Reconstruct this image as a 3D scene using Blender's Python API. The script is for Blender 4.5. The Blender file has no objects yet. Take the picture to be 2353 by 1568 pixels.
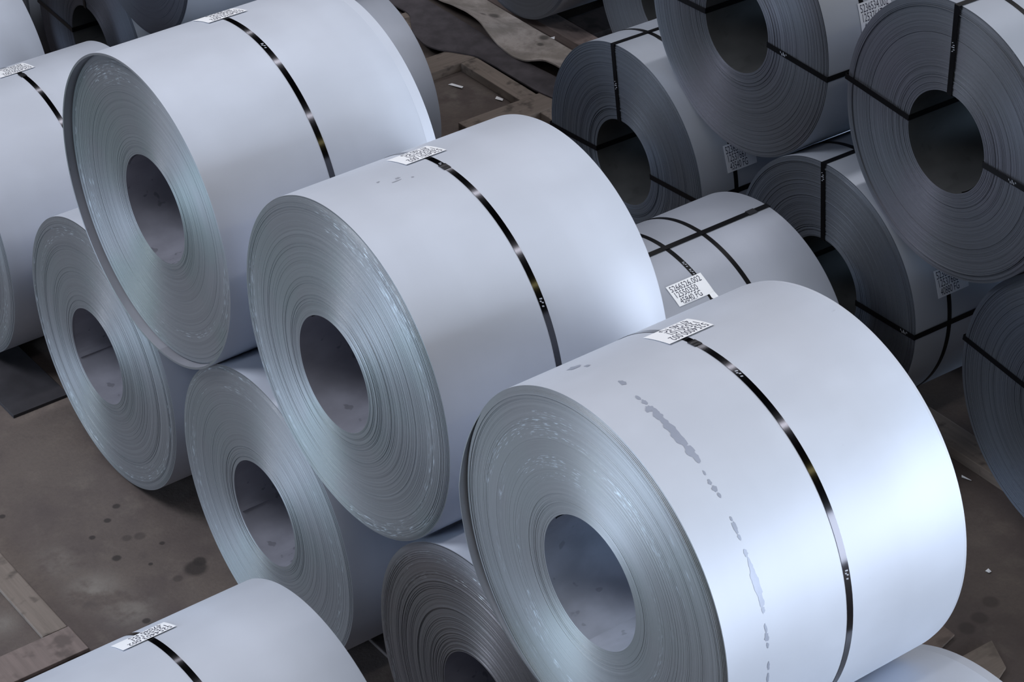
import bpy, bmesh, math, random
from mathutils import Vector, Matrix, noise
random.seed(7)
S = bpy.context.scene
COL = S.collection

# ------------------------------------------------------------------ camera
yaw, pitch, roll = 0.94509528, -0.59003903, -0.02001428
d = Vector((math.cos(pitch)*math.cos(yaw), math.cos(pitch)*math.sin(yaw), math.sin(pitch)))
r0 = Vector((math.sin(yaw), -math.cos(yaw), 0)); u0 = r0.cross(d)
r = math.cos(roll)*r0 + math.sin(roll)*u0; u = -math.sin(roll)*r0 + math.cos(roll)*u0
cam = bpy.data.cameras.new('camera'); camo = bpy.data.objects.new('camera', cam); COL.objects.link(camo)
cam.sensor_width = 36.0; cam.lens = 5586.58*36.0/2353.0; cam.clip_end = 200
M = Matrix(((r.x, u.x, -d.x, -4.418518), (r.y, u.y, -d.y, -4.434071), (r.z, u.z, -d.z, 8.872516), (0, 0, 0, 1)))
camo.matrix_world = M
S.camera = camo

# ------------------------------------------------------------------ light and exposure
S.view_settings.view_transform = 'Standard'; S.view_settings.look = 'None'
S.view_settings.gamma = 1.0; S.view_settings.use_curve_mapping = False
S.view_settings.exposure = 0.0
W = bpy.data.worlds.new('hall_air'); S.world = W; W.use_nodes = True
bg = W.node_tree.nodes['Background']; bg.inputs[0].default_value = (0.70, 0.78, 1.0, 1); bg.inputs[1].default_value = 0.01

def area(name, loc, target, sx, sy, power, color):
    l = bpy.data.lights.new(name, 'AREA'); l.shape = 'RECTANGLE'; l.size = sx; l.size_y = sy
    l.energy = power; l.color = color
    o = bpy.data.objects.new(name, l); COL.objects.link(o); o.location = loc
    v = (Vector(target)-Vector(loc)).normalized()
    o.rotation_euler = v.to_track_quat('-Z', 'X' if False else 'Y').to_euler()
    return o
# rows of roof lights running along the hall (12 m up), 8.3 m apart
for yy in (-0.7, 7.6, 16.3):
    o = area('roof_light', (8, yy, 12), (8, yy, 0), 34, 0.45, 640, (0.97, 0.96, 1.0)); o.rotation_euler = (0, 0, 0)
o = area('sodium_light', (9, -7.0, 12), (9, -7, 0), 30, 0.5, 170, (1.0, 0.86, 0.35)); o.rotation_euler = (0, 0, 0)
# the open side of the hall: a tall daylight doorway to the right of the rows
o = area('hall_opening', (15.5, -13, 4.8), (15.5, 0, 3.5), 22, 7.5, 5400, (0.80, 0.88, 1.0))
area('hall_end_opening', (36, -13, 3.4), (1, 2, 2), 10, 6, 3600, (0.50, 0.72, 1.0))
# daylight from the near gable: a low opening at the left and glazing high up
area('gable_opening', (-14, 7.3, 2.2), (0.5, 4.8, 1.2), 3, 4, 1450, (0.64, 0.80, 1.0))
area('gable_glazing', (-8, 9.5, 15), (1, 5, 1), 7, 3, 1500, (0.85, 0.90, 1.0))

# ------------------------------------------------------------------ material helpers
def mat(name):
    m = bpy.data.materials.new(name); m.use_nodes = True
    nt = m.node_tree; b = nt.nodes['Principled BSDF']
    return m, nt, b
class N:
    def __init__(s, nt): s.nt = nt; s.L = nt.links
    def new(s, t, **kw):
        n = s.nt.nodes.new(t)
        for k, v in kw.items(): setattr(n, k, v)
        return n
    def lk(s, a, b): s.L.new(a, b)
    def setin(s, sock, v):
        if hasattr(v, 'links') or isinstance(v, bpy.types.NodeSocket): s.L.new(v, sock)
        else: sock.default_value = v
    def math(s, op, a, b=None, c=None, clamp=False):
        n = s.new('ShaderNodeMath', operation=op); n.use_clamp = clamp
        s.setin(n.inputs[0], a)
        if b is not None: s.setin(n.inputs[1], b)
        if c is not None: s.setin(n.inputs[2], c)
        return n.outputs[0]
    def comb(s, x, y, z):
        n = s.new('ShaderNodeCombineXYZ')
        for i, v in enumerate((x, y, z)): s.setin(n.inputs[i], v)
        return n.outputs[0]
    def noise(s, vec, scale=1, detail=2, rough=0.5):
        n = s.new('ShaderNodeTexNoise'); s.setin(n.inputs['Vector'], vec)
        n.inputs['Scale'].default_value = scale; n.inputs['Detail'].default_value = detail; n.inputs['Roughness'].default_value = rough
        return n.outputs['Fac']
    def ramp(s, f, a, b, ca=0.0, cb=1.0):
        n = s.new('ShaderNodeMapRange'); n.interpolation_type = 'SMOOTHSTEP'
        s.setin(n.inputs[0], f); n.inputs[1].default_value = a; n.inputs[2].default_value = b
        n.inputs[3].default_value = ca; n.inputs[4].default_value = cb
        return n.outputs[0]
    def mix(s, f, a, b):
        n = s.new('ShaderNodeMix', data_type='RGBA'); s.setin(n.inputs[0], f)
        s.setin(n.inputs[6], a if isinstance(a, bpy.types.NodeSocket) else (*a, 1)); s.setin(n.inputs[7], b if isinstance(b, bpy.types.NodeSocket) else (*b, 1))
        return n.outputs[2]
    def bump(s, h, strength, dist=0.01):
        n = s.new('ShaderNodeBump'); n.inputs['Strength'].default_value = strength; n.inputs['Distance'].default_value = dist
        s.lk(h, n.inputs['Height']); return n.outputs[0]
    def polar(s):
        tc = s.new('ShaderNodeTexCoord'); sp = s.new('ShaderNodeSeparateXYZ'); s.lk(tc.outputs['Object'], sp.inputs[0])
        x, y, z = sp.outputs
        rr = s.math('SQRT', s.math('ADD', s.math('MULTIPLY', y, y), s.math('MULTIPLY', z, z)))
        an = s.math('ARCTAN2', s.math('MULTIPLY', y, -1.0), z)     # 0 at the top, + towards -Y
        return tc.outputs['Object'], x, rr, an

def shell_mat(name, col=(0.50, 0.53, 0.60), metallic=0.38, rough=0.61, seed=0.0, dull=0.0):
    m, nt, b = mat(name); n = N(nt)
    co, x, rr, an = n.polar()
    v = n.comb(n.math('MULTIPLY', x, 0.9), n.math('MULTIPLY', an, 1.3), seed)
    f = n.noise(v, 1.6, 3)
    bands = n.noise(n.comb(n.math('MULTIPLY', x, 3.2), n.math('MULTIPLY', an, 0.35), seed+5), 1.4, 2)
    c = n.mix(n.ramp(f, 0.3, 0.7), tuple(k*0.95 for k in col), tuple(min(1, k*1.04) for k in col))
    c = n.mix(n.ramp(bands, 0.35, 0.7, 0, 0.35), c, tuple(k*0.92 for k in col))
    # small scuffs
    sc = n.noise(n.comb(n.math('MULTIPLY', x, 5), n.math('MULTIPLY', an, 9), seed+9), 2.6, 4, 0.6)
    c = n.mix(n.ramp(sc, 0.73, 0.80, 0, 0.3), c, tuple(k*0.55 for k in col))
    nt.links.new(c, b.inputs['Base Color'])
    b.inputs['Metallic'].default_value = metallic
    nt.links.new(n.ramp(f, 0.2, 0.8, rough-0.03, rough+0.04), b.inputs['Roughness'])
    nt.links.new(n.bump(n.noise(n.comb(n.math('MULTIPLY', x, 2.0), n.math('MULTIPLY', an, 1.6), seed), 1.5, 1), 0.12, 0.02), b.inputs['Normal'])
    return m

def edge_mat(name, col, dash_lo=0.8, dash_hi=0.97, R=0.87, dash=1.0, seed=0.0, rough=0.50, metallic=0.75, tint=(0.94, 1.0, 0.98)):
    """wound strip edges: fine rings, nicked wraps with painted glints, faint greenish patches"""
    m, nt, b = mat(name); n = N(nt)
    co, x, rr, an = n.polar()
    fine = n.noise(n.comb(n.math('MULTIPLY', rr, 420), n.math('MULTIPLY', an, 0.6), seed), 1.0, 2, 0.7)
    med = n.noise(n.comb(n.math('MULTIPLY', rr, 55), n.math('MULTIPLY', an, 0.35), seed+3), 1.0, 3, 0.6)
    broad = n.noise(co, 1.7, 2)
    c = n.mix(n.ramp(med, 0.3, 0.7), tuple(k*0.92 for k in col), tuple(k*1.07 for k in col))
    c = n.mix(n.ramp(fine, 0.35, 0.7, 0, 0.25), c, tuple(k*0.7 for k in col))
    c = n.mix(n.ramp(broad, 0.4, 0.65, 0, 0.8), c, tuple(k*t for k, t in zip(col, tint)))
    # nicks: short dashes along the wraps, their glint painted as lighter base colour
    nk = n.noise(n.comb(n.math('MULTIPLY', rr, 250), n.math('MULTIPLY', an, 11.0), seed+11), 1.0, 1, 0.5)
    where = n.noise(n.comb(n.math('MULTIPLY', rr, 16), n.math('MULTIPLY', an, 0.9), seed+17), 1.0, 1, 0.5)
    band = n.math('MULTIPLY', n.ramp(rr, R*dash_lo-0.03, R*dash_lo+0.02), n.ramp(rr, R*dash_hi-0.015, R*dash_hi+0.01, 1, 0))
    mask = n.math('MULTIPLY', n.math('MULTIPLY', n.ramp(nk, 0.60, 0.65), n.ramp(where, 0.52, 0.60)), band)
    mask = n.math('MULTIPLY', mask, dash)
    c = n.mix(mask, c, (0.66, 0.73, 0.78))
    nt.links.new(c, b.inputs['Base Color'])
    b.inputs['Metallic'].default_value = metallic; b.inputs['Roughness'].default_value = rough
    b.inputs['Anisotropic'].default_value = 0.68; b.inputs['Anisotropic Rotation'].default_value = 0.25
    tg = n.new('ShaderNodeTangent'); tg.direction_type = 'RADIAL'; tg.axis = 'X'; n.lk(tg.outputs[0], b.inputs['Tangent'])
    h = n.math('ADD', n.math('MULTIPLY', fine, 0.6), n.math('MULTIPLY', med, 1.2))
    nt.links.new(n.bump(h, 0.15, 0.003), b.inputs['Normal'])
    return m

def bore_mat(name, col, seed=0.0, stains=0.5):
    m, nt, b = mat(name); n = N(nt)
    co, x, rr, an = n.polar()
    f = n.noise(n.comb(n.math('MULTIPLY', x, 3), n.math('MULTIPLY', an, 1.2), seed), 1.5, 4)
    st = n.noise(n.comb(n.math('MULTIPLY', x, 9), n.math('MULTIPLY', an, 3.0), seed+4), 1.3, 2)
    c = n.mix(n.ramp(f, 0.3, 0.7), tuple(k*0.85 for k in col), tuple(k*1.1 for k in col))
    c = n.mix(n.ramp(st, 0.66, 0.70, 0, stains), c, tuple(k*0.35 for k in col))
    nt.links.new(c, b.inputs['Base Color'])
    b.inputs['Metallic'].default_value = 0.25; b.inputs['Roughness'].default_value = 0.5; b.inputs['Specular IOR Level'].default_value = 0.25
    return m

def plain(name, col, rough=0.5, metallic=0.0, spec=0.5, var=0.0, scale=8):
    m, nt, b = mat(name); n = N(nt)
    if var:
        tc = n.new('ShaderNodeTexCoord')
        f = n.noise(tc.outputs['Object'], scale, 5, 0.6)
        nt.links.new(n.mix(n.ramp(f, 0.3, 0.7), tuple(k*(1-var) for k in col), tuple(k*(1+var) for k in col)), b.inputs['Base Color'])
        nt.links.new(n.bump(f, 0.2, 0.01), b.inputs['Normal'])
    else: b.inputs['Base Color'].default_value = (*col, 1)
    b.inputs['Roughness'].default_value = rough; b.inputs['Metallic'].default_value = metallic
    b.inputs['Specular IOR Level'].default_value = spec
    return m

def wood_mat(name, col, dark=0.35, seed=0.0, along='y'):
    m, nt, b = mat(name); n = N(nt)
    tc = n.new('ShaderNodeTexCoord'); sp = n.new('ShaderNodeSeparateXYZ'); n.lk(tc.outputs['Object'], sp.inputs[0])
    sx, sy = (30, 2.2) if along == 'y' else (2.2, 30)
    g = n.noise(n.comb(n.math('MULTIPLY', sp.outputs[0], sx), n.math('MULTIPLY', sp.outputs[1], sy), n.math('MULTIPLY', sp.outputs[2], 30)), 1.0, 4, 0.6)
    st = n.noise(n.comb(n.math('ADD', sp.outputs[0], seed), sp.outputs[1], sp.outputs[2]), 6.5, 3, 0.55)
    c = n.mix(n.ramp(g, 0.3, 0.7), tuple(k*0.88 for k in col), tuple(k*1.1 for k in col))
    c = n.mix(n.ramp(st, 0.52, 0.68, 0, 0.8), c, tuple(k*dark for k in col))
    nt.links.new(c, b.inputs['Base Color']); b.inputs['Roughness'].default_value = 0.85
    nt.links.new(n.bump(g, 0.25, 0.004), b.inputs['Normal'])
    return m

STEEL = (0.59, 0.625, 0.70)
M_strap = plain('black_strapping', (0.075, 0.075, 0.085), 0.13, 1.0)
M_strap_dull = plain('black_strapping_matt', (0.004, 0.004, 0.005), 0.35, 0.0, 0.15)
M_label = plain('white_paper', (0.92, 0.93, 0.95), 0.5)
M_label_far = plain('white_paper_grey', (0.70, 0.73, 0.80), 0.55)  # greyer white for the labels of the dark row
M_ink = plain('black_ink', (0.03, 0.03, 0.06), 0.6)
M_inkgrey = plain('grey_ink', (0.35, 0.36, 0.42), 0.6)
M_paint = plain('strap_print_white', (0.42, 0.44, 0.50), 0.4)
M_buckle = plain('crimped_seal', (0.05, 0.05, 0.055), 0.25, 0.6)
M_oil = plain('oil_film', (0.34, 0.37, 0.45), 0.5, 0.35)

# ------------------------------------------------------------------ mesh helpers
def mk(name, verts, faces, m, parent=None, loc=(0, 0, 0), smooth=False, label=None):
    me = bpy.data.meshes.new(name); me.from_pydata(verts, [], faces); me.materials.append(m)
    if smooth:
        me.shade_smooth()
    me.update()
    o = bpy.data.objects.new(name, me); COL.objects.link(o); o.location = loc
    if parent: o.parent = parent
    if label: o['label'] = label
    return o
def tag(o, label, cat, group=None, kind=None):
    o['label'] = label; o['category'] = cat
    if group: o['group'] = group
    if kind: o['kind'] = kind
def P(x, rad, th):     # th from the top towards -Y, radians
    return (x, -rad*math.sin(th), rad*math.cos(th))
def lathe(profile, seg, closed=False):
    """profile: list of (x, radius)"""
    vs, fs = [], []; n = len(profile)
    for i in range(seg):
        t = 2*math.pi*i/seg
        for x, rr in profile: vs.append(P(x, rr, t))
    for i in range(seg):
        j = (i+1) % seg
        for k in range(n if closed else n-1):
            k2 = (k+1) % n
            fs.append((i*n+k, j*n+k, j*n+k2, i*n+k2))
    return vs, fs

def text_mesh(txt, size=1.0):
    cu = bpy.data.curves.new('t', 'FONT'); cu.body = txt; cu.size = size; cu.resolution_u = 3
    o = bpy.data.objects.new('t', cu); COL.objects.link(o)
    dg = bpy.context.evaluated_depsgraph_get(); dg.update()
    me = o.evaluated_get(dg).to_mesh()
    vs = [tuple(v.co) for v in me.vertices]; fs = [tuple(p.vertices) for p in me.polygons]
    o.evaluated_get(dg).to_mesh_clear()
    COL.objects.unlink(o); bpy.data.objects.remove(o); bpy.data.curves.remove(cu)
    return vs, fs

def make_label(root, axis, R, x0, x1, t0, t1, lines, flip, mlab=M_label, lift=0.004, underline=False):
    """paper stuck on the outer wrap; t0<t1 degrees; flip: lines read towards -X"""
    t0, t1 = math.radians(t0), math.radians(t1)
    vs, fs = [], []; n = 10
    for k in range(n+1):
        t = t0+(t1-t0)*k/n
        lf = lift + (0.003*(1-k/n)**3 if not flip else 0.003*(k/n)**3)
        for x in (x0, x1):
            vs += [P(x, R+lf, t), P(x, R+lf-0.0008, t)]
    for k in range(n):
        a = 4*k; b = a+4
        fs += [(a, b, b+2, a+2), (a+1, a+3, b+3, b+1), (a, a+1, b+1, b), (a+2, b+2, b+3, a+3)]
    fs += [(0, 2, 3, 1), (4*n, 4*n+1, 4*n+3, 4*n+2)]
    lab = mk('label_sticker', vs, fs, mlab, root, axis, label='white printed paper label')
    W_, H_ = x1-x0, (t1-t0)*R
    tv, tf = [], []
    lh = H_*0.27
    for i, (s, wid) in enumerate(lines):
        v, f = text_mesh(s)
        if not v: continue
        mx = max(p[0] for p in v); mn = min(p[0] for p in v); hy = 0.70
        base = len(tv)
        for p in v:
            uu = 0.05*W_ + (p[0]-mn)/(mx-mn)*wid*W_       # across
            vv = H_*0.055 + i*H_*0.305 + lh*(1-p[1]/hy)        # down from top
            if i == 1: uu += 0.03*W_
            if i == 2: uu += 0.05*W_
            if flip: xx = x1-uu; tt = t1 - vv/R
            else: xx = x0+uu; tt = t0 + vv/R
            k = (tt-t0)/(t1-t0)
            lf = lift + (0.003*(1-k)**3 if not flip else 0.003*k**3)
            tv.append(P(xx, R+lf+0.0006, tt))
        tf += [tuple(base+q for q in ff) for ff in f]
    mk('printed_text', tv, tf, M_ink, lab)
    if underline:
        vs = []
        for uu, vv in ((0.16, 0.945), (0.52, 0.945), (0.52, 0.965), (0.16, 0.965)):
            vs.append(P(x0+uu*W_, R+lift+0.0007, t0+vv*H_/R))
        mk('printed_line', vs, [(0, 1, 2, 3)], M_inkgrey, lab)
    return lab

def ring_strap(root, axis, R, x, width=0.032, m=M_strap, prints=(), seal=None, a0=0, a1=360, x_end=None):
    n = 160; vs, fs = [], []
    full = abs(a1-a0) >= 359.9
    cnt = n if full else n+1
    for i in range(cnt):
        t = math.radians(a0+(a1-a0)*i/n)
        dx = 0.004*math.sin(t*1.3+x)
        for xx, rr in ((x-width/2, R+0.0005), (x-width/2, R+0.0022), (x+width/2, R+0.0022), (x+width/2, R+0.0005)):
            vs.append(P(xx+dx, rr, t))
    for i in range(n if full else n):
        a = 4*i; b = 4*((i+1) % cnt)
        if not full and i == n: break
        for k in range(4):
            k2 = (k+1) % 4; fs.append((a+k, b+k, b+k2, a+k2))
    if not full: fs += [(0, 1, 2, 3), (4*n+3, 4*n+2, 4*n+1, 4*n)]
    o = mk('strap', vs, fs, m, root, axis, smooth=False, label='shiny black strap running round the outside' )
    for p in o.data.polygons: p.use_smooth = False
    # smooth along the hoop with flat edges
    for p in o.data.polygons:
        p.use_smooth = True
    o.data.set_sharp_from_angle(angle=math.radians(40))
    if seal is not None:
        t = math.radians(seal); L = 0.05/R
        v2, f2 = [], []
        for k in range(5):
            tt = t - L/2 + L*k/4
            h = 0.0055 if k % 2 else 0.0045
            for xx, rr in ((x-width*0.62, R+0.001), (x-width*0.62, R+h), (x+width*0.62, R+h), (x+width*0.62, R+0.001)):
                v2.append(P(xx, rr, tt))
        for k in range(4):
            for q in range(4): f2.append((4*k+q, 4*k+4+q, 4*k+4+(q+1) % 4, 4*k+(q+1) % 4))
        f2 += [(0, 1, 2, 3), (19, 18, 17, 16)]
        mk('strap_seal', v2, f2, M_buckle, o, label='crimped metal seal')
    if prints:
        for pt in prints:
            v3, f3 = [], []
            for q, (a, w0, w1) in enumerate(((0.0, -0.2, 0.25), (0.011, -0.28, 0.0), (0.02, -0.05, 0.26), (0.036, -0.2, 0.14))):
                ta = math.radians(pt)+a/R
                b0 = len(v3)
                for xx, tt in ((w0, ta), (w1, ta+0.002/R), (w1, ta+0.009/R), (w0, ta+0.006/R)):
                    v3.append(P(x+xx*width+0.004*math.sin(tt*1.3+x), R+0.0028, tt))
                f3.append((b0, b0+1, b0+2, b0+3))
            mk('strap_print', v3, f3, M_paint, o, label='small white printed marks')
    return o

def eye_strap(root, axis, R, w, rb, th, xf, width=0.036, m=M_strap_dull, prints=None, seal=None):
    """strap through the bore and back over the outer wrap"""
    th = math.radians(th); T = 0.0018; e = 0.0012
    path = [(xf-e, rb-e-0.002), (xf-e, R+e+0.002), (w+e, R+e+0.002), (w+e, rb-e-0.002)]
    inner = [(xf, rb), (xf, R+0.0015), (w, R+0.0015), (w, rb)]
    # offset outwards for the thickness
    outer = [(xf-T-e, rb-T-e-0.002), (xf-T-e, R+T+e+0.002), (w+T+e, R+T+e+0.002), (w+T+e, rb-T-e-0.002)]
    def pt(x, rad, off):
        c, s = math.cos(th), math.sin(th)
        return (x, -rad*s - off*c, rad*c - off*s)
    # each side of the loop is divided so that it hugs the wraps
    def sub(pts):
        out = []
        for i in range(4):
            a, b = pts[i], pts[(i+1) % 4]
            for k in range(6): out.append((a[0]+(b[0]-a[0])*k/6, a[1]+(b[1]-a[1])*k/6))
        return out
    A, B = sub(path), sub(outer); n = len(A); vs, fs = [], []
    for a, b in zip(A, B):
        vs += [pt(*a, -width/2), pt(*b, -width/2), pt(*b, width/2), pt(*a, width/2)]
    for i in range(n):
        a = 4*i; b = 4*((i+1) % n)
        for k in range(4): fs.append((a+k, b+k, b+(k+1) % 4, a+(k+1) % 4))
    o = mk('strap', vs, fs, m, root, axis, label='black strap looped through the bore')
    if prints:
        v3, f3 = [], []
        for q in range(5):
            rr = prints + q*0.013; b0 = len(v3)
            lo, hi = ((-0.2, 0.05), (-0.05, 0.25), (-0.25, 0.2), (-0.1, 0.2), (-0.22, 0.0))[q]
            for a_, b_ in ((rr, lo), (rr+0.006, lo+0.1), (rr+0.007, hi), (rr+0.002, hi-0.06)):
                v3.append(pt(xf-T-e-0.0006, a_, b_*width*1.6))
            f3.append((b0, b0+1, b0+2, b0+3))
        mk('strap_print', v3, f3, M_paint, o, label='small white printed marks')
    if seal is not None:
        v3 = []
        for xx in (seal-0.03, seal+0.03):
            v3 += [pt(xx, R+0.002, -width*0.6), pt(xx, R+0.009, -width*0.55), pt(xx, R+0.009, width*0.55), pt(xx, R+0.002, width*0.6)]
        mk('strap_seal', v3, [(0, 1, 2, 3), (7, 6, 5, 4), (0, 4, 5, 1), (1, 5, 6, 2), (2, 6, 7, 3), (3, 7, 4, 0)], M_buckle, o, label='crimped metal seal')
    return o

def coil(spec):
    s = dict(w=1.35, rb=0.305, bx=0.0, yaw=0.0, rings=110, seg=192, lip=0.0, lipw=0.005, bev=0.008, macro=None, backstep=0.0, jit=0.0004, seed=1, lip_lo=None)
    s.update(spec)
    x, y, z, R, w, rb, bx = s['x'], s['y'], s['z'], s['R'], s['w'], s['rb'], s['bx']
    root = bpy.data.objects.new('steel_coil', None); COL.objects.link(root)
    root.empty_display_size = 0.3
    root.location = (x, y, z-R); root.rotation_euler = (0, 0, s['yaw'])
    tag(root, s['label'], 'steel coil', s['group'])
    ax = (0, 0, R); rng = random.Random(s['seed'])
    lip = s['lip']; lw = s['lipw']; bs = s['backstep']
    seg = s['seg']
    # outer wrap: a shell with thickness at the front edge
    xe = w-bs
    Ri = R-lw
    bev = s['bev']
    prof = [(lip, Ri)] if lip else []
    prof += [(bev, Ri), (bev, R), (xe*0.25, R), (xe*0.5, R), (xe*0.75, R), (xe-0.006, R), (xe, R-0.0035), (xe, Ri)]
    vs, fs = lathe(prof, 256)
    ow = mk('outer_wrap', vs, fs, s['m_shell'], root, ax, smooth=True)
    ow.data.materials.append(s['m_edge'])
    ow.data.materials.append(lip_in if lip or s['lip_lo'] else s['m_bore'])
    for p in ow.data.polygons:
        if abs(p.normal.x) > 0.8: p.material_index = 1
        elif p.center.y*p.normal.y + p.center.z*p.normal.z < 0: p.material_index = 2
    ow.data.set_sharp_from_angle(angle=math.radians(40))
    if s['lip_lo']:      # the loose tail of the outer wrap stands proud only over part of the turn
        a0, a1, dep = s['lip_lo']
        for v in ow.data.vertices:
            if v.co.x < bev+0.001:
                t = math.degrees(math.atan2(-v.co.y, v.co.z)) % 360
                if a0 <= t <= a1: k = min(1, (t-a0)/40, (a1-t)/30); v.co.x -= dep*k
    if bs:
        vs, fs = lathe([(xe-0.02, R-0.003), (w, R-0.003), (w, R-0.02)], 256)
        o = mk('inner_wrap', vs, fs, s['m_shell'], root, ax, smooth=True, label='next wrap standing out past the outer one'); o.data.set_sharp_from_angle(angle=math.radians(40))
    # wound edge of the near end
    nr = s['rings']; prof = []
    def macro(q):        # q 0 at bore, 1 at outside
        base = bx*(1-q)**1.6 if not s['macro'] else s['macro'](q)
        return base
    f0 = lip
    walk = 0
    for i in range(nr):
        r_a = rb+(Ri-rb)*i/nr; r_b = rb+(Ri-rb)*(i+1)/nr
        q = (i+0.5)/nr
        j = rng.gauss(0, s['jit'])
        if rng.random() < 0.07: j += rng.choice((-1, 1))*s['jit']*2.5
        if q < 0.18 or q > 0.9: j *= 2.2
        xx = f0 + macro(q) + j
        if i > nr-3: xx = f0+0.001
        if q > 0.965 and not lip: xx = f0+macro(q)+bev*(q-0.965)/0.035 + j*0.5
        if i == 0: xx = f0+macro(0)
        prof += [(xx, r_a), (xx, r_b)]
    vs, fs = lathe(prof, seg)
    xb = prof[0][0]
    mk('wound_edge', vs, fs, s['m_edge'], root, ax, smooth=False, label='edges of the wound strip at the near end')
    # far end
    prof = [(w-0.001+rng.gauss(0, 0.001), rb)]
    for i in range(12):
        ra = rb+(R-0.004-rb)*i/12; r2 = rb+(R-0.004-rb)*(i+1)/12; xx = w-0.001-abs(rng.gauss(0, 0.002))
        prof += [(xx, ra), (xx, r2)]
    vs, fs = lathe(prof, 96); fs = [f[::-1] for f in fs]
    mk('wound_edge', vs, fs, s['m_edge'], root, ax)
    # bore
    vs, fs = lathe([(xb, rb), (xb+0.15, rb), (w*0.5, rb), (w-0.002, rb)], 128); fs = [f[::-1] for f in fs]
    mk('bore_wall', vs, fs, s['m_bore'], root, ax, smooth=True, label='smooth wall of the hollow centre')
    # innermost wrap end: a thin step along the bore
    ta = s.get('bore_end')
    if ta is not None:
        t0 = math.radians(ta); vs, fs = [], []
        nn = 14; span = math.radians(s.get('bore_span', 60))
        for k in range(nn+1):
            t = t0+span*k/nn; h = 0.006*(1-k/nn)**0.7+0.0004
            for xx in (xb+0.01, w-0.01): vs.append(P(xx, rb-h, t))
        base = len(vs)
        for xx in (xb+0.01, w-0.01): vs.append(P(xx, rb, t0))
        for k in range(nn): fs.append((2*k, 2*k+1, 2*k+3, 2*k+2))
        fs.append((0, base, base+1, 1))
        mk('inner_wrap_end', vs, fs, s['m_bore'], root, ax, smooth=False, label='end of the innermost wrap')
    for k in s.get('ring_straps', ()): ring_strap(root, ax, R, **k)
    for k in s.get('eye_straps', ()): eye_strap(root, ax, R, w, rb, xf=min(0.0, bx, lip+min(0, bx))-0.004, **k)
    if s.get('sticker'): make_label(root, ax, R, **s['sticker'])
    return root, ax

# ------------------------------------------------------------------ floor
FX0, FX1 = 2.5, 3.6
def floor_z(x): 
    t = min(1, max(0, (x-FX0)/(FX1-FX0))); t = t*t*(3-2*t)
    return -0.022 - 0.053*t
def build_floor():
    xs = [-14+0.5*i for i in range(25)] + [-1.5+0.125*i for i in range(89)] + [10+0.6*i for i in range(1, 22)]
    ys = [-14+0.6*i for i in range(25)] + [1+0.125*i for i in range(97)] + [13.5+0.6*i for i in range(1, 16)]
    xs = sorted(set(round(v, 4) for v in xs)); ys = sorted(set(round(v, 4) for v in ys))
    vs, fs = [], []; ny = len(ys)
    for x in xs:
        for y in ys:
            z = floor_z(x) + 0.004*noise.noise(Vector((x*2.3, y*2.3, 0))) - 0.001
            vs.append((x, y, z))
    for i in range(len(xs)-1):
        for j in range(ny-1): fs.append((i*ny+j, (i+1)*ny+j, (i+1)*ny+j+1, i*ny+j+1))
    m, nt, b = mat('dusty_concrete'); n = N(nt)
    tc = n.new('ShaderNodeTexCoord'); co = tc.outputs['Object']
    f1 = n.noise(co, 1.1, 4, 0.6); f2 = n.noise(co, 4.2, 5, 0.65); f3 = n.noise(co, 40, 3, 0.7)
    c = n.mix(n.ramp(f1, 0.35, 0.65), (0.086, 0.066, 0.062), (0.130, 0.103, 0.089))
    c = n.mix(n.ramp(f2, 0.5, 0.75, 0, 0.45), c, (0.19, 0.158, 0.132))
    c = n.mix(n.ramp(f2, 0.25, 0.42, 0.5, 0), c, (0.06, 0.048, 0.047))
    c = n.mix(n.ramp(f3, 0.35, 0.7, 0, 0.22), c, (0.06, 0.05, 0.045))
    # pale dust swept against the timbers
    for (px, py, rad, amt) in ((-0.05, 5.75, 0.22, 0.6), (0.02, 5.45, 0.2, 0.5), (-0.1, 6.1, 0.2, 0.35), (5.15, 9.4, 0.3, 0.4), (-0.6, 5.8, 0.15, 0.5)):
        ds = n.new('ShaderNodeVectorMath', operation='DISTANCE'); n.lk(co, ds.inputs[0]); ds.inputs[1].default_value = (px, py, -0.02)
        wob = n.math('ADD', ds.outputs['Value'], n.math('MULTIPLY', n.math('SUBTRACT', f2, 0.5), 0.35))
        c = n.mix(n.math('MULTIPLY', n.ramp(wob, rad*0.1, rad*1.2, amt, 0), n.ramp(f2, 0.38, 0.6)), c, (0.27, 0.245, 0.215))
    # oil drips
    spots = [(0.43, 6.36, .024), (0.32, 6.27, .022), (0.17, 6.18, .02), (0.19, 5.92, .028), (0.51, 5.56, .068), (0.56, 5.60, .04), (0.38, 5.54, .03), (0.47, 5.88, .017), (0.32, 5.75, .014),
             (-0.16, 6.69, .02), (0.4, 6.02, .035), (0.33, 6.05, .03), (0.05, 5.32, .024), (0.05, 5.27, .018), (3.97, 2.59, .05), (3.82, 2.53, .05), (3.7, 2.51, .05), (3.54, 2.02, .03)]
    for (px, py, rad) in spots:
        ds = n.new('ShaderNodeVectorMath', operation='DISTANCE'); n.lk(co, ds.inputs[0]); ds.inputs[1].default_value = (px, py, floor_z(px))
        wob = n.math('ADD', ds.outputs['Value'], n.math('MULTIPLY', n.math('SUBTRACT', f3, 0.5), rad*0.5))
        dk = rad > 0.03 and px > 3
        c = n.mix(n.ramp(wob, rad*0.7, rad*1.25, 0.45 if dk or rad == .035 or rad == .03 else 0.85, 0), c, (0.028, 0.022, 0.02))
    nt.links.new(c, b.inputs['Base Color']); b.inputs['Roughness'].default_value = 0.82
    nt.links.new(n.bump(n.math('ADD', f2, n.math('MULTIPLY', f3, 0.4)), 0.35, 0.01), b.inputs['Normal'])
    o = mk('floor', vs, fs, m, smooth=True); o['kind'] = 'structure'
build_floor()

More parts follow.
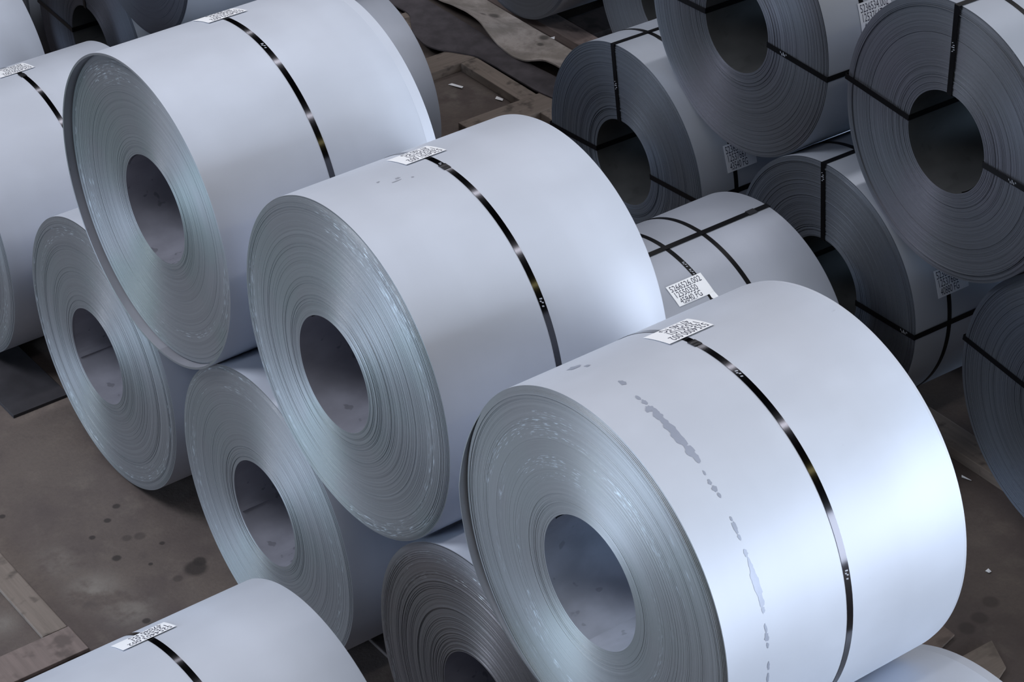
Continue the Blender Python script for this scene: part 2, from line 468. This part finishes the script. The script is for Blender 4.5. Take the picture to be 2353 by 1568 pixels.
# ------------------------------------------------------------------ coil materials
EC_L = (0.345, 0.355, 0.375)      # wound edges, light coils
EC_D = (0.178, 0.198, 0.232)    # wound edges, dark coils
shells = [shell_mat('satin_steel_%s' % c, STEEL, seed=i*7.3) for i, c in enumerate('abcd')]
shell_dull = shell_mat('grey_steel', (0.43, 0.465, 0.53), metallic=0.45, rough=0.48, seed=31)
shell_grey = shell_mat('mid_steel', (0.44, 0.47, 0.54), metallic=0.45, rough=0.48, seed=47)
def em(name, col=EC_L, **k): return edge_mat(name, col, **k)
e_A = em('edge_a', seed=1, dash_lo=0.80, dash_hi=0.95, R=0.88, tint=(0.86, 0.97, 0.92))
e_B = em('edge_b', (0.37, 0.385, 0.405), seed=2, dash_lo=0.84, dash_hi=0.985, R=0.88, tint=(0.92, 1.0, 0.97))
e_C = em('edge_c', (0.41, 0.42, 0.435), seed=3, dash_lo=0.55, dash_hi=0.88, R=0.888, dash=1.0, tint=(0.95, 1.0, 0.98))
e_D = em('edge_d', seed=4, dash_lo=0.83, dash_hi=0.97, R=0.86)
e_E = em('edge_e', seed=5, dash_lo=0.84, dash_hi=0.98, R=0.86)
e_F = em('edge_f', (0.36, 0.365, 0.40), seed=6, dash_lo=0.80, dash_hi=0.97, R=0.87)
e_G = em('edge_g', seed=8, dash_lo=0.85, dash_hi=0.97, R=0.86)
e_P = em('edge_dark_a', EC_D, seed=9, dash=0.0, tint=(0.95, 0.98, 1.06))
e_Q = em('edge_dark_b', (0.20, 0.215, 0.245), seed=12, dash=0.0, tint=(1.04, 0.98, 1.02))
e_U = em('edge_shaded', (0.095, 0.10, 0.125), seed=14, dash=0.0)  # base colour darkened to stand for the shade on two coils
lip_in = bore_mat('lip_inside', (0.28, 0.28, 0.31), 2, 0.75)
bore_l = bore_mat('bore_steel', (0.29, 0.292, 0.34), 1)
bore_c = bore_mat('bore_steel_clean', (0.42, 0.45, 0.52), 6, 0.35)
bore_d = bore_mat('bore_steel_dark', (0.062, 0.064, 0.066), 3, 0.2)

GL = 'light steel coils stacked in the near double row'
GM = 'steel coils standing singly between the rows'
GD = 'dark ended steel coils bound through the bore'
def fronts(x): return dict(x=x, width=0.033)
MK = lambda t, a='5254000.002': 0

specs = []
def add(**k): specs.append(k)
lab = lambda x0, x1, t0, t1, a, b, c: dict(x0=x0, x1=x1, t0=t0, t1=t1, flip=True, lines=((a, 0.80), (b, 0.62), (c, 0.60)))
# --- near double row, upper coils
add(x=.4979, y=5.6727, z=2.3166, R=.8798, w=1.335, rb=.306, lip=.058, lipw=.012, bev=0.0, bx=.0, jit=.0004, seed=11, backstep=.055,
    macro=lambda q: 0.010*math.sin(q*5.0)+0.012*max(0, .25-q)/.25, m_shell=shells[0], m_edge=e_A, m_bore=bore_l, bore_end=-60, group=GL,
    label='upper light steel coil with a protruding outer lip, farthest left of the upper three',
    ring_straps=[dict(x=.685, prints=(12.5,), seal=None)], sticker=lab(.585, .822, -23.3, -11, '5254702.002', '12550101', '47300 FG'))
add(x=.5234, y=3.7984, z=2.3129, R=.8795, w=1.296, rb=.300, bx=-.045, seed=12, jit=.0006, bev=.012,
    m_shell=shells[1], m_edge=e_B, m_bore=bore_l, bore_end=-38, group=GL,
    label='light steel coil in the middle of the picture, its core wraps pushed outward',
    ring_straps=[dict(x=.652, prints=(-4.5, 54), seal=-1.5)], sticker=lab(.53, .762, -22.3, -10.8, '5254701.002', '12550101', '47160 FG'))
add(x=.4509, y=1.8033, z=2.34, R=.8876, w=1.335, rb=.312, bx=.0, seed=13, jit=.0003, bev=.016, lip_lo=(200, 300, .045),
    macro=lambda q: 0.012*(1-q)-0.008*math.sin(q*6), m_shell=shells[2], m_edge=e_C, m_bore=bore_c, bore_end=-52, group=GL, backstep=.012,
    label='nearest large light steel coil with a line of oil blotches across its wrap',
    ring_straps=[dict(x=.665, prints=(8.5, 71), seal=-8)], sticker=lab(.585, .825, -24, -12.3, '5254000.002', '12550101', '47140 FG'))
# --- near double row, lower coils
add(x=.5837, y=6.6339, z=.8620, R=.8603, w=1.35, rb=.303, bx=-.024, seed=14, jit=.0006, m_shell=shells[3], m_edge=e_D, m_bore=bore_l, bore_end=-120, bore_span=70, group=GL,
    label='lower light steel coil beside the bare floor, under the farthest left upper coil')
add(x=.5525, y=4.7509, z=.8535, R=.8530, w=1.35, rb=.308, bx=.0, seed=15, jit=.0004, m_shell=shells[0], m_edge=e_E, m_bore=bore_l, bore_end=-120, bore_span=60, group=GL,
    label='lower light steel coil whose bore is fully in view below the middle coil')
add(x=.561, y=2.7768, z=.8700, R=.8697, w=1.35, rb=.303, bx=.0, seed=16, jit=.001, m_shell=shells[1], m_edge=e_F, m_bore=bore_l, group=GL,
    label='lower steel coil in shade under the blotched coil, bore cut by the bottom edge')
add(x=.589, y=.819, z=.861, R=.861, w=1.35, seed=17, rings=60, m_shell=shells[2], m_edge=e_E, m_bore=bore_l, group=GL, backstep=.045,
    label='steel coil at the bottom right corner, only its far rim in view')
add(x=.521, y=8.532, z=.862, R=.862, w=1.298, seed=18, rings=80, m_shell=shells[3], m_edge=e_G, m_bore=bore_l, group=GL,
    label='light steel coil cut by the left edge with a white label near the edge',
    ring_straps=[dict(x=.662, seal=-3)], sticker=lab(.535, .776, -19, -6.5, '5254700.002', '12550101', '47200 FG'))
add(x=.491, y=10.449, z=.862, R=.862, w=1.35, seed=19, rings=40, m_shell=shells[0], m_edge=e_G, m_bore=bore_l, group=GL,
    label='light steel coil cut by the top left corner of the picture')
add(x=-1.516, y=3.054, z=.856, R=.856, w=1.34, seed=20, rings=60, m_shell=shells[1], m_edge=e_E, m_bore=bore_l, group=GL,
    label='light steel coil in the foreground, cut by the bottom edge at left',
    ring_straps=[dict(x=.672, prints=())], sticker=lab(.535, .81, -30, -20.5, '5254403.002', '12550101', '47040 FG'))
# --- middle row
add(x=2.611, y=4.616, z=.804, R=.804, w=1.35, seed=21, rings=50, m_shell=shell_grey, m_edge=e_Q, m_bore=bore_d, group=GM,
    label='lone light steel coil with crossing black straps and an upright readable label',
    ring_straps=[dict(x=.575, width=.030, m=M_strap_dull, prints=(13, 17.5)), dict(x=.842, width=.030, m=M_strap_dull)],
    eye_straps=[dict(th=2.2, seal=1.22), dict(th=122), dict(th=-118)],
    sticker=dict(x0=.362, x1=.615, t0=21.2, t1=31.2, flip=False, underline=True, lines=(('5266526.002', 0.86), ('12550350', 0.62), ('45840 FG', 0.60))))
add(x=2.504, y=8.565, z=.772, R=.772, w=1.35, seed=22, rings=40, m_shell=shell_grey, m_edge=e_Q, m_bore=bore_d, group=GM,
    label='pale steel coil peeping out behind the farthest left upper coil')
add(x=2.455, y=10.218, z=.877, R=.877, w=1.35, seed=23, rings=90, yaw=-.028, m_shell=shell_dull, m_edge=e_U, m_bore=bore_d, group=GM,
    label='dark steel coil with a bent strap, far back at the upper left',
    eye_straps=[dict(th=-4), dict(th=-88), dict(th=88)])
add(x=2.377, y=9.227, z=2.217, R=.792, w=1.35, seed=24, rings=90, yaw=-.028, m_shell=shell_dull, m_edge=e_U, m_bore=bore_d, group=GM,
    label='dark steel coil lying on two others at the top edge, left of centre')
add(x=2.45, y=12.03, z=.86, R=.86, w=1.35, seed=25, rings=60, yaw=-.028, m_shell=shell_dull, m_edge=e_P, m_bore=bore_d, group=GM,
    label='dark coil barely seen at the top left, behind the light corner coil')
# --- dark double row on the right
Y = -.02827
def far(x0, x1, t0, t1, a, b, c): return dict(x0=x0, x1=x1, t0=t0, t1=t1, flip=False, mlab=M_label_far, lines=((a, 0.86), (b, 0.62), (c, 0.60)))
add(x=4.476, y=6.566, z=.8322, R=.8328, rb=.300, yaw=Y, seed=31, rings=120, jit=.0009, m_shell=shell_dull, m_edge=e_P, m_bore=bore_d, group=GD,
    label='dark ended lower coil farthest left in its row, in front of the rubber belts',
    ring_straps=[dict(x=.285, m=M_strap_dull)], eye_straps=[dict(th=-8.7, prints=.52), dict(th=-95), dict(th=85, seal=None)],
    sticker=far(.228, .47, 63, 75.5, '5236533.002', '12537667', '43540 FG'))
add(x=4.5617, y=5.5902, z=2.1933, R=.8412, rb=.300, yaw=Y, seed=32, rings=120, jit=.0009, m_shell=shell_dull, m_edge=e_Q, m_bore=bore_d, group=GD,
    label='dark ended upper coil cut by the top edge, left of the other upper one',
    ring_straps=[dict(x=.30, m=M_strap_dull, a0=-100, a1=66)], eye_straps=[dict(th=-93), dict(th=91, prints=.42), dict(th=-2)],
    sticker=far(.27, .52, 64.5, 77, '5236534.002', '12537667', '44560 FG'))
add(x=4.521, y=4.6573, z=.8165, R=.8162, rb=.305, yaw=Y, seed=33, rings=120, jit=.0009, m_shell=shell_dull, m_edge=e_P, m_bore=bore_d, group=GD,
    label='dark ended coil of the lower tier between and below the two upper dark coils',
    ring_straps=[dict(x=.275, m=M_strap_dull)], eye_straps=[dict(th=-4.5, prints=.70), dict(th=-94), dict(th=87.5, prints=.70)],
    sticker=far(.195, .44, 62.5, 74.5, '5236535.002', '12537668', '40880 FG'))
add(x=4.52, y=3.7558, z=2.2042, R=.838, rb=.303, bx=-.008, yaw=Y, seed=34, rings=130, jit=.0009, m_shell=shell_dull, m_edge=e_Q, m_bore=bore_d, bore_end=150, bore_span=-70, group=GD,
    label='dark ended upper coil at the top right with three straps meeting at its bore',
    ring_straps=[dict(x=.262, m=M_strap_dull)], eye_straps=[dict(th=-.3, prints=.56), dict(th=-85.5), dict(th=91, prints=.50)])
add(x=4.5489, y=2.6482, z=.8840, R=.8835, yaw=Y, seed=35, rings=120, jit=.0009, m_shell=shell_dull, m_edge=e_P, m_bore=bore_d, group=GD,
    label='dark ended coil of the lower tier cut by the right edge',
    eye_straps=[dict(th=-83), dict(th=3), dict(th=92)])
add(x=4.52, y=1.70, z=2.372, R=.838, yaw=Y, seed=38, rings=40, m_shell=shell_dull, m_edge=e_Q, m_bore=bore_d, group=GD,  # this and the next coil are unseen, added to shade the dark row
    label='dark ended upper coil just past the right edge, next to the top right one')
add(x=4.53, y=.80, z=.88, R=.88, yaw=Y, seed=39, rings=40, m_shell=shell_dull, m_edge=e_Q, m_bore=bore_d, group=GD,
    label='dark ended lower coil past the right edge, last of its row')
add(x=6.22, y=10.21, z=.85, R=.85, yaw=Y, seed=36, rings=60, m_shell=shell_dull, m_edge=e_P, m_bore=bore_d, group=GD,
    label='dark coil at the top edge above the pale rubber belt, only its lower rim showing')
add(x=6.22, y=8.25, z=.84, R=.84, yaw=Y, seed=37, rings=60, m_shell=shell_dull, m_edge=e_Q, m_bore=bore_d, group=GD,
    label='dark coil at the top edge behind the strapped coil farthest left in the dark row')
roots = []
for k in specs: roots.append(coil(k))

# oil blotches and scuffs lying on the wrap of the nearest coil: (theta deg, x, half length deg, half width)
def blotches(root, ax, R, items, name='oil_stain', m=M_oil, seed=3):
    rng = random.Random(seed)
    for (th, x, hl, hw, skew) in items:
        vs, fs = [], []
        n = 14; b0 = len(vs); vs.append(P(x, R+.0009, math.radians(th)))
        for i in range(n):
            a = 2*math.pi*i/n; kk = 1+0.28*rng.uniform(-1, 1)
            dt = hl*math.cos(a)*kk; dx = hw*math.sin(a)*kk + skew*dt
            vs.append(P(x+dx, R+.0009, math.radians(th+dt)))
        for i in range(n): fs.append((b0, b0+1+i, b0+1+(i+1) % n))
        mk(name, vs, fs, m, root, ax)
cR = roots[2]
blotches(cR[0], cR[1], .8876, [(-25.3, .229, 1.6, .03, 0), (-22, .26, .9, .012, 0), (-5.1, .243, 1.2, .013, 0), (3.0, .226, 1.0, .008, 0), (5.2, .228, 1.0, .010, 0), (7.9, .222, 1.1, .016, 0), (9.6, .232, 1.3, .014, 0),
    (8.4, .205, .6, .008, 0), (11.2, .226, 1.6, .020, 0), (13.5, .226, 1.8, .014, 0), (16.0, .225, 2.4, .021, 0), (19.0, .224, 2.6, .023, 0), (21.6, .229, 1.4, .014, 0), (24.6, .228, 1.8, .018, 0), (27.0, .236, 1.7, .012, 0),
    (31.5, .225, .7, .005, 0), (34.3, .222, .8, .008, 0), (36.2, .227, 1.1, .011, 0), (38.3, .23, .9, .007, 0), (45.0, .228, .7, .005, 0), (47.5, .227, 1.5, .010, 0), (50.0, .226, .9, .007, 0),
    (54.5, .227, 1.0, .009, 0), (57.5, .228, 1.8, .009, 0), (60.5, .227, 2.0, .016, 0), (63.6, .228, 2.6, .020, 0), (67.5, .229, 2.2, .013, 0), (70.3, .230, .9, .008, 0),
    (75.5, .226, 1.4, .006, 0), (78.0, .224, 1.3, .011, 0), (80.5, .226, .8, .007, 0), (87, .226, 1.3, .006, 0), (91, .225, 1.6, .007, 0), (98, .226, 2.0, .008, 0)])
bR = roots[1]
def hollow(items, root, ax, R): blotches(root, ax, R, items, 'scuff_mark', M_scuff, 9)
M_scuff = plain('scuffed_steel', (0.40, 0.42, 0.48), 0.5, 0.4)
hollow([(-5, .42, .5, .014, .0), (-3.6, .40, .25, .03, .0), (-2.5, .48, .35, .008, 0), (-7, .33, .4, .01, 0)], bR[0], bR[1], .8795)
# torn tape below the label of the lone coil
oR = roots[10]
vs = [P(.575, .8055, math.radians(31.2)), P(.612, .812, math.radians(31.0)), P(.618, .813, math.radians(33.6)), P(.606, .807, math.radians(35.0)), P(.585, .816, math.radians(34.2)), P(.578, .806, math.radians(33.0))]
mk('tape_scrap', vs, [(0, 1, 2, 3, 4, 5)], M_label, oR[0], oR[1], label='torn scrap of clear tape')

# ------------------------------------------------------------------ timbers, plates and belts on the floor
def slab(name, x0, x1, y0, y1, z0, z1, m, label, cat, group=None, rot=0, bev=0.006, poly=None):
    bm = bmesh.new()
    cx, cy = (x0+x1)/2, (y0+y1)/2
    pts = poly or [(x0, y0), (x1, y0), (x1, y1), (x0, y1)]
    if poly: cx = sum(p[0] for p in poly)/len(poly); cy = sum(p[1] for p in poly)/len(poly)
    lo = [bm.verts.new((p[0]-cx, p[1]-cy, 0)) for p in pts]; hi = [bm.verts.new((p[0]-cx, p[1]-cy, z1-z0)) for p in pts]
    n = len(pts); bm.faces.new(lo[::-1]); bm.faces.new(hi)
    for i in range(n): bm.faces.new((lo[i], lo[(i+1) % n], hi[(i+1) % n], hi[i]))
    bmesh.ops.recalc_face_normals(bm, faces=bm.faces)
    if bev: bmesh.ops.bevel(bm, geom=list(bm.edges), offset=bev, segments=2, affect='EDGES', profile=0.6)
    me = bpy.data.meshes.new(name); bm.to_mesh(me); bm.free(); me.materials.append(m)
    o = bpy.data.objects.new(name, me); COL.objects.link(o); o.location = (cx, cy, z0); o.rotation_euler = (0, 0, rot)
    tag(o, label, cat, group)
    return o
wd_y = wood_mat('weathered_timber', (0.20, 0.163, 0.138), 0.3, 1.0, 'y')
wd_x = wood_mat('weathered_timber_cross', (0.185, 0.15, 0.127), 0.3, 4.0, 'x')
wd_p = wood_mat('pinkish_timber', (0.20, 0.155, 0.14), 0.5, 2.0, 'y')
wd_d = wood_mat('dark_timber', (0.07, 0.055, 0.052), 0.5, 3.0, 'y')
steelplate = plain('dark_rubbered_plate', (0.035, 0.033, 0.038), 0.6, 0.1, 0.4, 0.2, 5)
TG = 'timber beams laid on the floor'
slab('timber_sleeper', 4.2, 5.56, 9.74, 9.98, -.075, .0, wd_x, 'weathered timber lying crosswise, upper of two at the gap behind the upper coils', 'timber sleeper', TG)
slab('timber_sleeper', 5.375, 5.535, 8.95, 9.74, -.075, -.002, wd_y, 'short timber joining two crosswise ones beside the dark belt', 'timber sleeper', TG)
slab('timber_sleeper', 4.79, 5.75, 8.70, 8.95, -.075, .002, wd_x, 'weathered timber just behind the rim of the middle light coil', 'timber sleeper', TG)
slab('timber_sleeper', 5.2, 5.56, 10.46, 10.76, -.075, .0, wd_x, 'stub of brown timber beside the pale rim of the half hidden coil', 'timber sleeper', TG)
slab('timber_sleeper', 5.38, 5.54, 7.2, 8.70, -.075, -.004, wd_y, 'timber running under the strapped dark coil nearest the belts', 'timber sleeper', TG)
slab('timber_sleeper', 6.30, 6.50, 7.2, 11.2, -.075, .0, wd_p, 'pinkish timber carrying the coils at the top edge', 'timber sleeper', TG)
slab('timber_sleeper', 6.52, 7.08, 9.50, 9.86, -.075, -.012, wd_d, 'dark crosswise timber between the two coils at the top edge', 'timber sleeper', TG)
slab('timber_sleeper', 7.1, 7.3, 7.2, 11.2, -.075, .0, wd_y, 'timber under the far ends of the coils at the top edge', 'timber sleeper', TG)
slab('timber_sleeper', 4.77, 4.97, 1.4, 7.6, -.075, .0, wd_y, 'long timber under the near ends of the dark row, right of the blotched coil', 'timber sleeper', TG)
slab('timber_sleeper', 5.55, 5.75, 1.4, 7.15, -.075, .0, wd_y, 'long timber under the far ends of the dark row', 'timber sleeper', TG)
slab('timber_sleeper', -.492, -.338, 5.525, 7.3, -.022, .004, wd_y, 'pale timber at the left edge running away from the foreground coil', 'timber sleeper', TG)
slab('timber_sleeper', -2.2, -.33, 5.285, 5.522, -.022, .004, wd_p, 'spotted pinkish timber behind the foreground coil', 'timber sleeper', TG)
for x0, x1 in ((-1.2, -1.0), (-.6, -.42)):
    slab('timber_sleeper', x0, x1, 1.9, 4.6, -.024, .0, wd_y, 'timber hidden under the foreground coil, %s' % ('left one' if x0 < -1 else 'right one'), 'timber sleeper', TG)
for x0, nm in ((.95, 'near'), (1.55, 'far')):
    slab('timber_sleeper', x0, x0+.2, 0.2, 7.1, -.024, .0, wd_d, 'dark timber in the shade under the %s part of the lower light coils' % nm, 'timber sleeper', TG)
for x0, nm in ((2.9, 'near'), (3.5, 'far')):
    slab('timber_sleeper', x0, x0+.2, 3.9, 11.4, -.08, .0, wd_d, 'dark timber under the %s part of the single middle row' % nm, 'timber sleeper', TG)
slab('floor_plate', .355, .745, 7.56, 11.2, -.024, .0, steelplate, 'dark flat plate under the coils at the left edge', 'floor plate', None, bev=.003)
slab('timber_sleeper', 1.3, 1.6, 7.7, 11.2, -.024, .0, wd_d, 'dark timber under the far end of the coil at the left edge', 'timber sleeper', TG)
slab('plywood_board', 3.3, 3.69, 1.9, 2.32, -.055, -.038, wood_mat('plywood', (0.19, 0.155, 0.13), 0.6, 6, 'x'), 'square plywood offcut on the floor at the bottom right corner', 'board', None, bev=.002,
     poly=[(3.25, 2.335), (3.70, 2.325), (3.60, 2.12), (3.3, 2.0)])
slab('plywood_board', 3.2, 3.585, 2.5, 2.9, -.06, -.045, wood_mat('plywood_brown', (0.17, 0.13, 0.11), 0.6, 8, 'x'), 'brown board half hidden beside the far rim of the blotched coil', 'board', None, bev=.002,
     poly=[(3.2, 2.40), (3.58, 2.49), (3.585, 2.66), (3.2, 2.68)])

# rubber belts: long strips with wavy edges
def belt(name, rows, m, label, t=0.012, group='worn conveyor belts on the floor'):
    """rows: list of (y, x_near, z_near, x_far, z_far)"""
    vs, fs = [], []; K = 6
    fine = []
    for a, b in zip(rows[:-1], rows[1:]):
        for q in range(5): fine.append(tuple(a[i]+(b[i]-a[i])*(q/5) for i in range(5)))
    fine.append(rows[-1])
    # smooth
    for _ in range(2):
        fine = [fine[0]]+[tuple((fine[i-1][k]+2*fine[i][k]+fine[i+1][k])/4 for k in range(5)) for i in range(1, len(fine)-1)]+[fine[-1]]
    for (y, xn, zn, xf, zf) in fine:
        for k in range(K+1):
            f = k/K; x = xn+(xf-xn)*f; z = zf+(zn-zf)*(1-f)**2.2
            x += 0.004*noise.noise(Vector((y*9, k*3.1, 2))) if k in (0, K) else 0
            vs.append((x, y, z))
    nV = len(vs); vs += [(a, b, c-t) for a, b, c in vs]; n = len(fine); W_ = K+1
    for i in range(n-1):
        for k in range(K):
            a = i*W_+k; fs.append((a, a+1, a+W_+1, a+W_)); fs.append((nV+a, nV+a+W_, nV+a+W_+1, nV+a+1))
        a = i*W_; fs.append((a, a+W_, nV+a+W_, nV+a)); a += K; fs.append((a, nV+a, nV+a+W_, a+W_))
    for a in range(K): fs.append((a, nV+a, nV+a+1, a+1))
    b0 = (n-1)*W_
    for a in range(b0, b0+K): fs.append((a, a+1, nV+a+1, nV+a))
    cy = (rows[0][0]+rows[-1][0])/2; cx = rows[0][1]
    vs = [(a-cx, b-cy, c) for a, b, c in vs]
    o = mk(name, vs, fs, m, None, (cx, cy, 0), smooth=True); o.data.set_sharp_from_angle(angle=math.radians(50))
    tag(o, label, 'conveyor belt', group)
    return o
rub = plain('dark_rubber', (0.068, 0.060, 0.066), 0.8, 0, 0.3, 0.25, 6)
m, nt, b = mat('dusty_rubber'); n = N(nt)
tc = n.new('ShaderNodeTexCoord'); co = tc.outputs['Object']
f1 = n.noise(co, 3.2, 4, 0.6); f2 = n.noise(co, 28, 3, 0.7)
c = n.mix(n.ramp(f1, 0.38, 0.62), (0.25, 0.22, 0.195), (0.42, 0.37, 0.34)); c = n.mix(n.ramp(f2, 0.5, 0.75, 0, 0.3), c, (0.10, 0.09, 0.08))
for (px, py, rad) in ((.22, .33, .05), (.14, .38, .035), (.22, -.30, .03), (.32, -.22, .045)):
    ds = n.new('ShaderNodeVectorMath', operation='DISTANCE'); n.lk(co, ds.inputs[0]); ds.inputs[1].default_value = (px, py, 0.01)
    c = n.mix(n.ramp(ds.outputs['Value'], rad*0.5, rad*1.4, 0.75, 0), c, (0.045, 0.04, 0.035))
nt.links.new(c, b.inputs['Base Color']); b.inputs['Roughness'].default_value = 0.85; nt.links.new(n.bump(f2, 0.2, 0.005), b.inputs['Normal'])
rub_dusty = m
belt('rubber_belt', [(7.6, 5.6, .016, 5.83, .016), (8.6, 5.62, .016, 5.83, .016), (8.95, 5.55, .014, 5.82, .016), (9.3, 5.545, .014, 5.785, .016), (9.6, 5.54, .014, 5.77, .016), (9.75, 5.53, .014, 5.775, .016),
                     (9.93, 5.42, .016, 5.79, .016), (10.0, 5.36, .016, 5.79, .016), (10.15, 5.32, .012, 5.80, .016), (10.35, 5.35, .012, 5.80, .016), (10.5, 5.42, .014, 5.80, .016), (10.7, 5.55, .014, 5.80, .016), (11.0, 5.52, .012, 5.80, .016), (12.2, 5.5, .012, 5.8, .016)],
     rub, 'dark rubber belt draped over the timbers behind the upper light coils')
belt('rubber_belt', [(7.6, 5.84, .05, 6.20, .0), (8.6, 5.84, .07, 6.20, .0), (9.04, 5.80, .13, 6.20, .0), (9.23, 5.81, .10, 6.20, .0), (9.38, 5.75, .045, 6.20, .0), (9.52, 5.73, .03, 6.20, .0), (9.68, 5.75, .03, 6.20, .0), (9.78, 5.76, .035, 6.20, .0),
                     (9.92, 5.77, .08, 6.20, .0), (10.06, 5.79, .125, 6.20, .0), (10.24, 5.80, .13, 6.20, .0), (10.45, 5.80, .115, 6.20, .0), (10.65, 5.81, .075, 6.20, .0), (11.2, 5.81, .07, 6.20, .0), (12.2, 5.8, .06, 6.20, .0)],
     rub_dusty, 'pale dusty belt with a wavy raised edge beside the dark one')

# paper scraps and chips
def scrap(poly, z, label, nm='paper_scrap'):
    cx = sum(p[0] for p in poly)/len(poly); cy = sum(p[1] for p in poly)/len(poly)
    n = len(poly); top = [(p[0]-cx, p[1]-cy, 0.003+0.006*(i % 2)) for i, p in enumerate(poly)]; bot = [(a, b_, c_-0.0015) for a, b_, c_ in top]
    fs = [tuple(range(n)), tuple(range(2*n-1, n-1, -1))]+[(i, i+n, (i+1) % n+n, (i+1) % n) for i in range(n)]
    o = mk(nm, top+bot, fs, M_label, None, (cx, cy, z)); tag(o, label, 'paper scrap', 'paper scraps on the floor'); return o
scrap([(5.16, 9.61), (5.19, 9.60), (5.235, 9.51), (5.205, 9.485)], -.072, 'long white paper scrap on the floor between the timbers')
scrap([(5.31, 9.19), (5.34, 9.21), (5.36, 9.15), (5.33, 9.12)], -.072, 'small crumpled white scrap against the short timber')
scrap([(6.19, 9.64), (6.225, 9.625), (6.20, 9.595)], .004, 'tiny white scrap on the pale dusty belt')
scrap([(4.675, 3.52), (4.685, 3.53), (4.70, 3.46), (4.69, 3.455)], -.074, 'thin white sliver on the floor beside the long timber')
scrap([(4.14, 2.80), (4.165, 2.80), (4.165, 2.775), (4.14, 2.77)], -.074, 'small white chip on the floor right of the blotched coil')
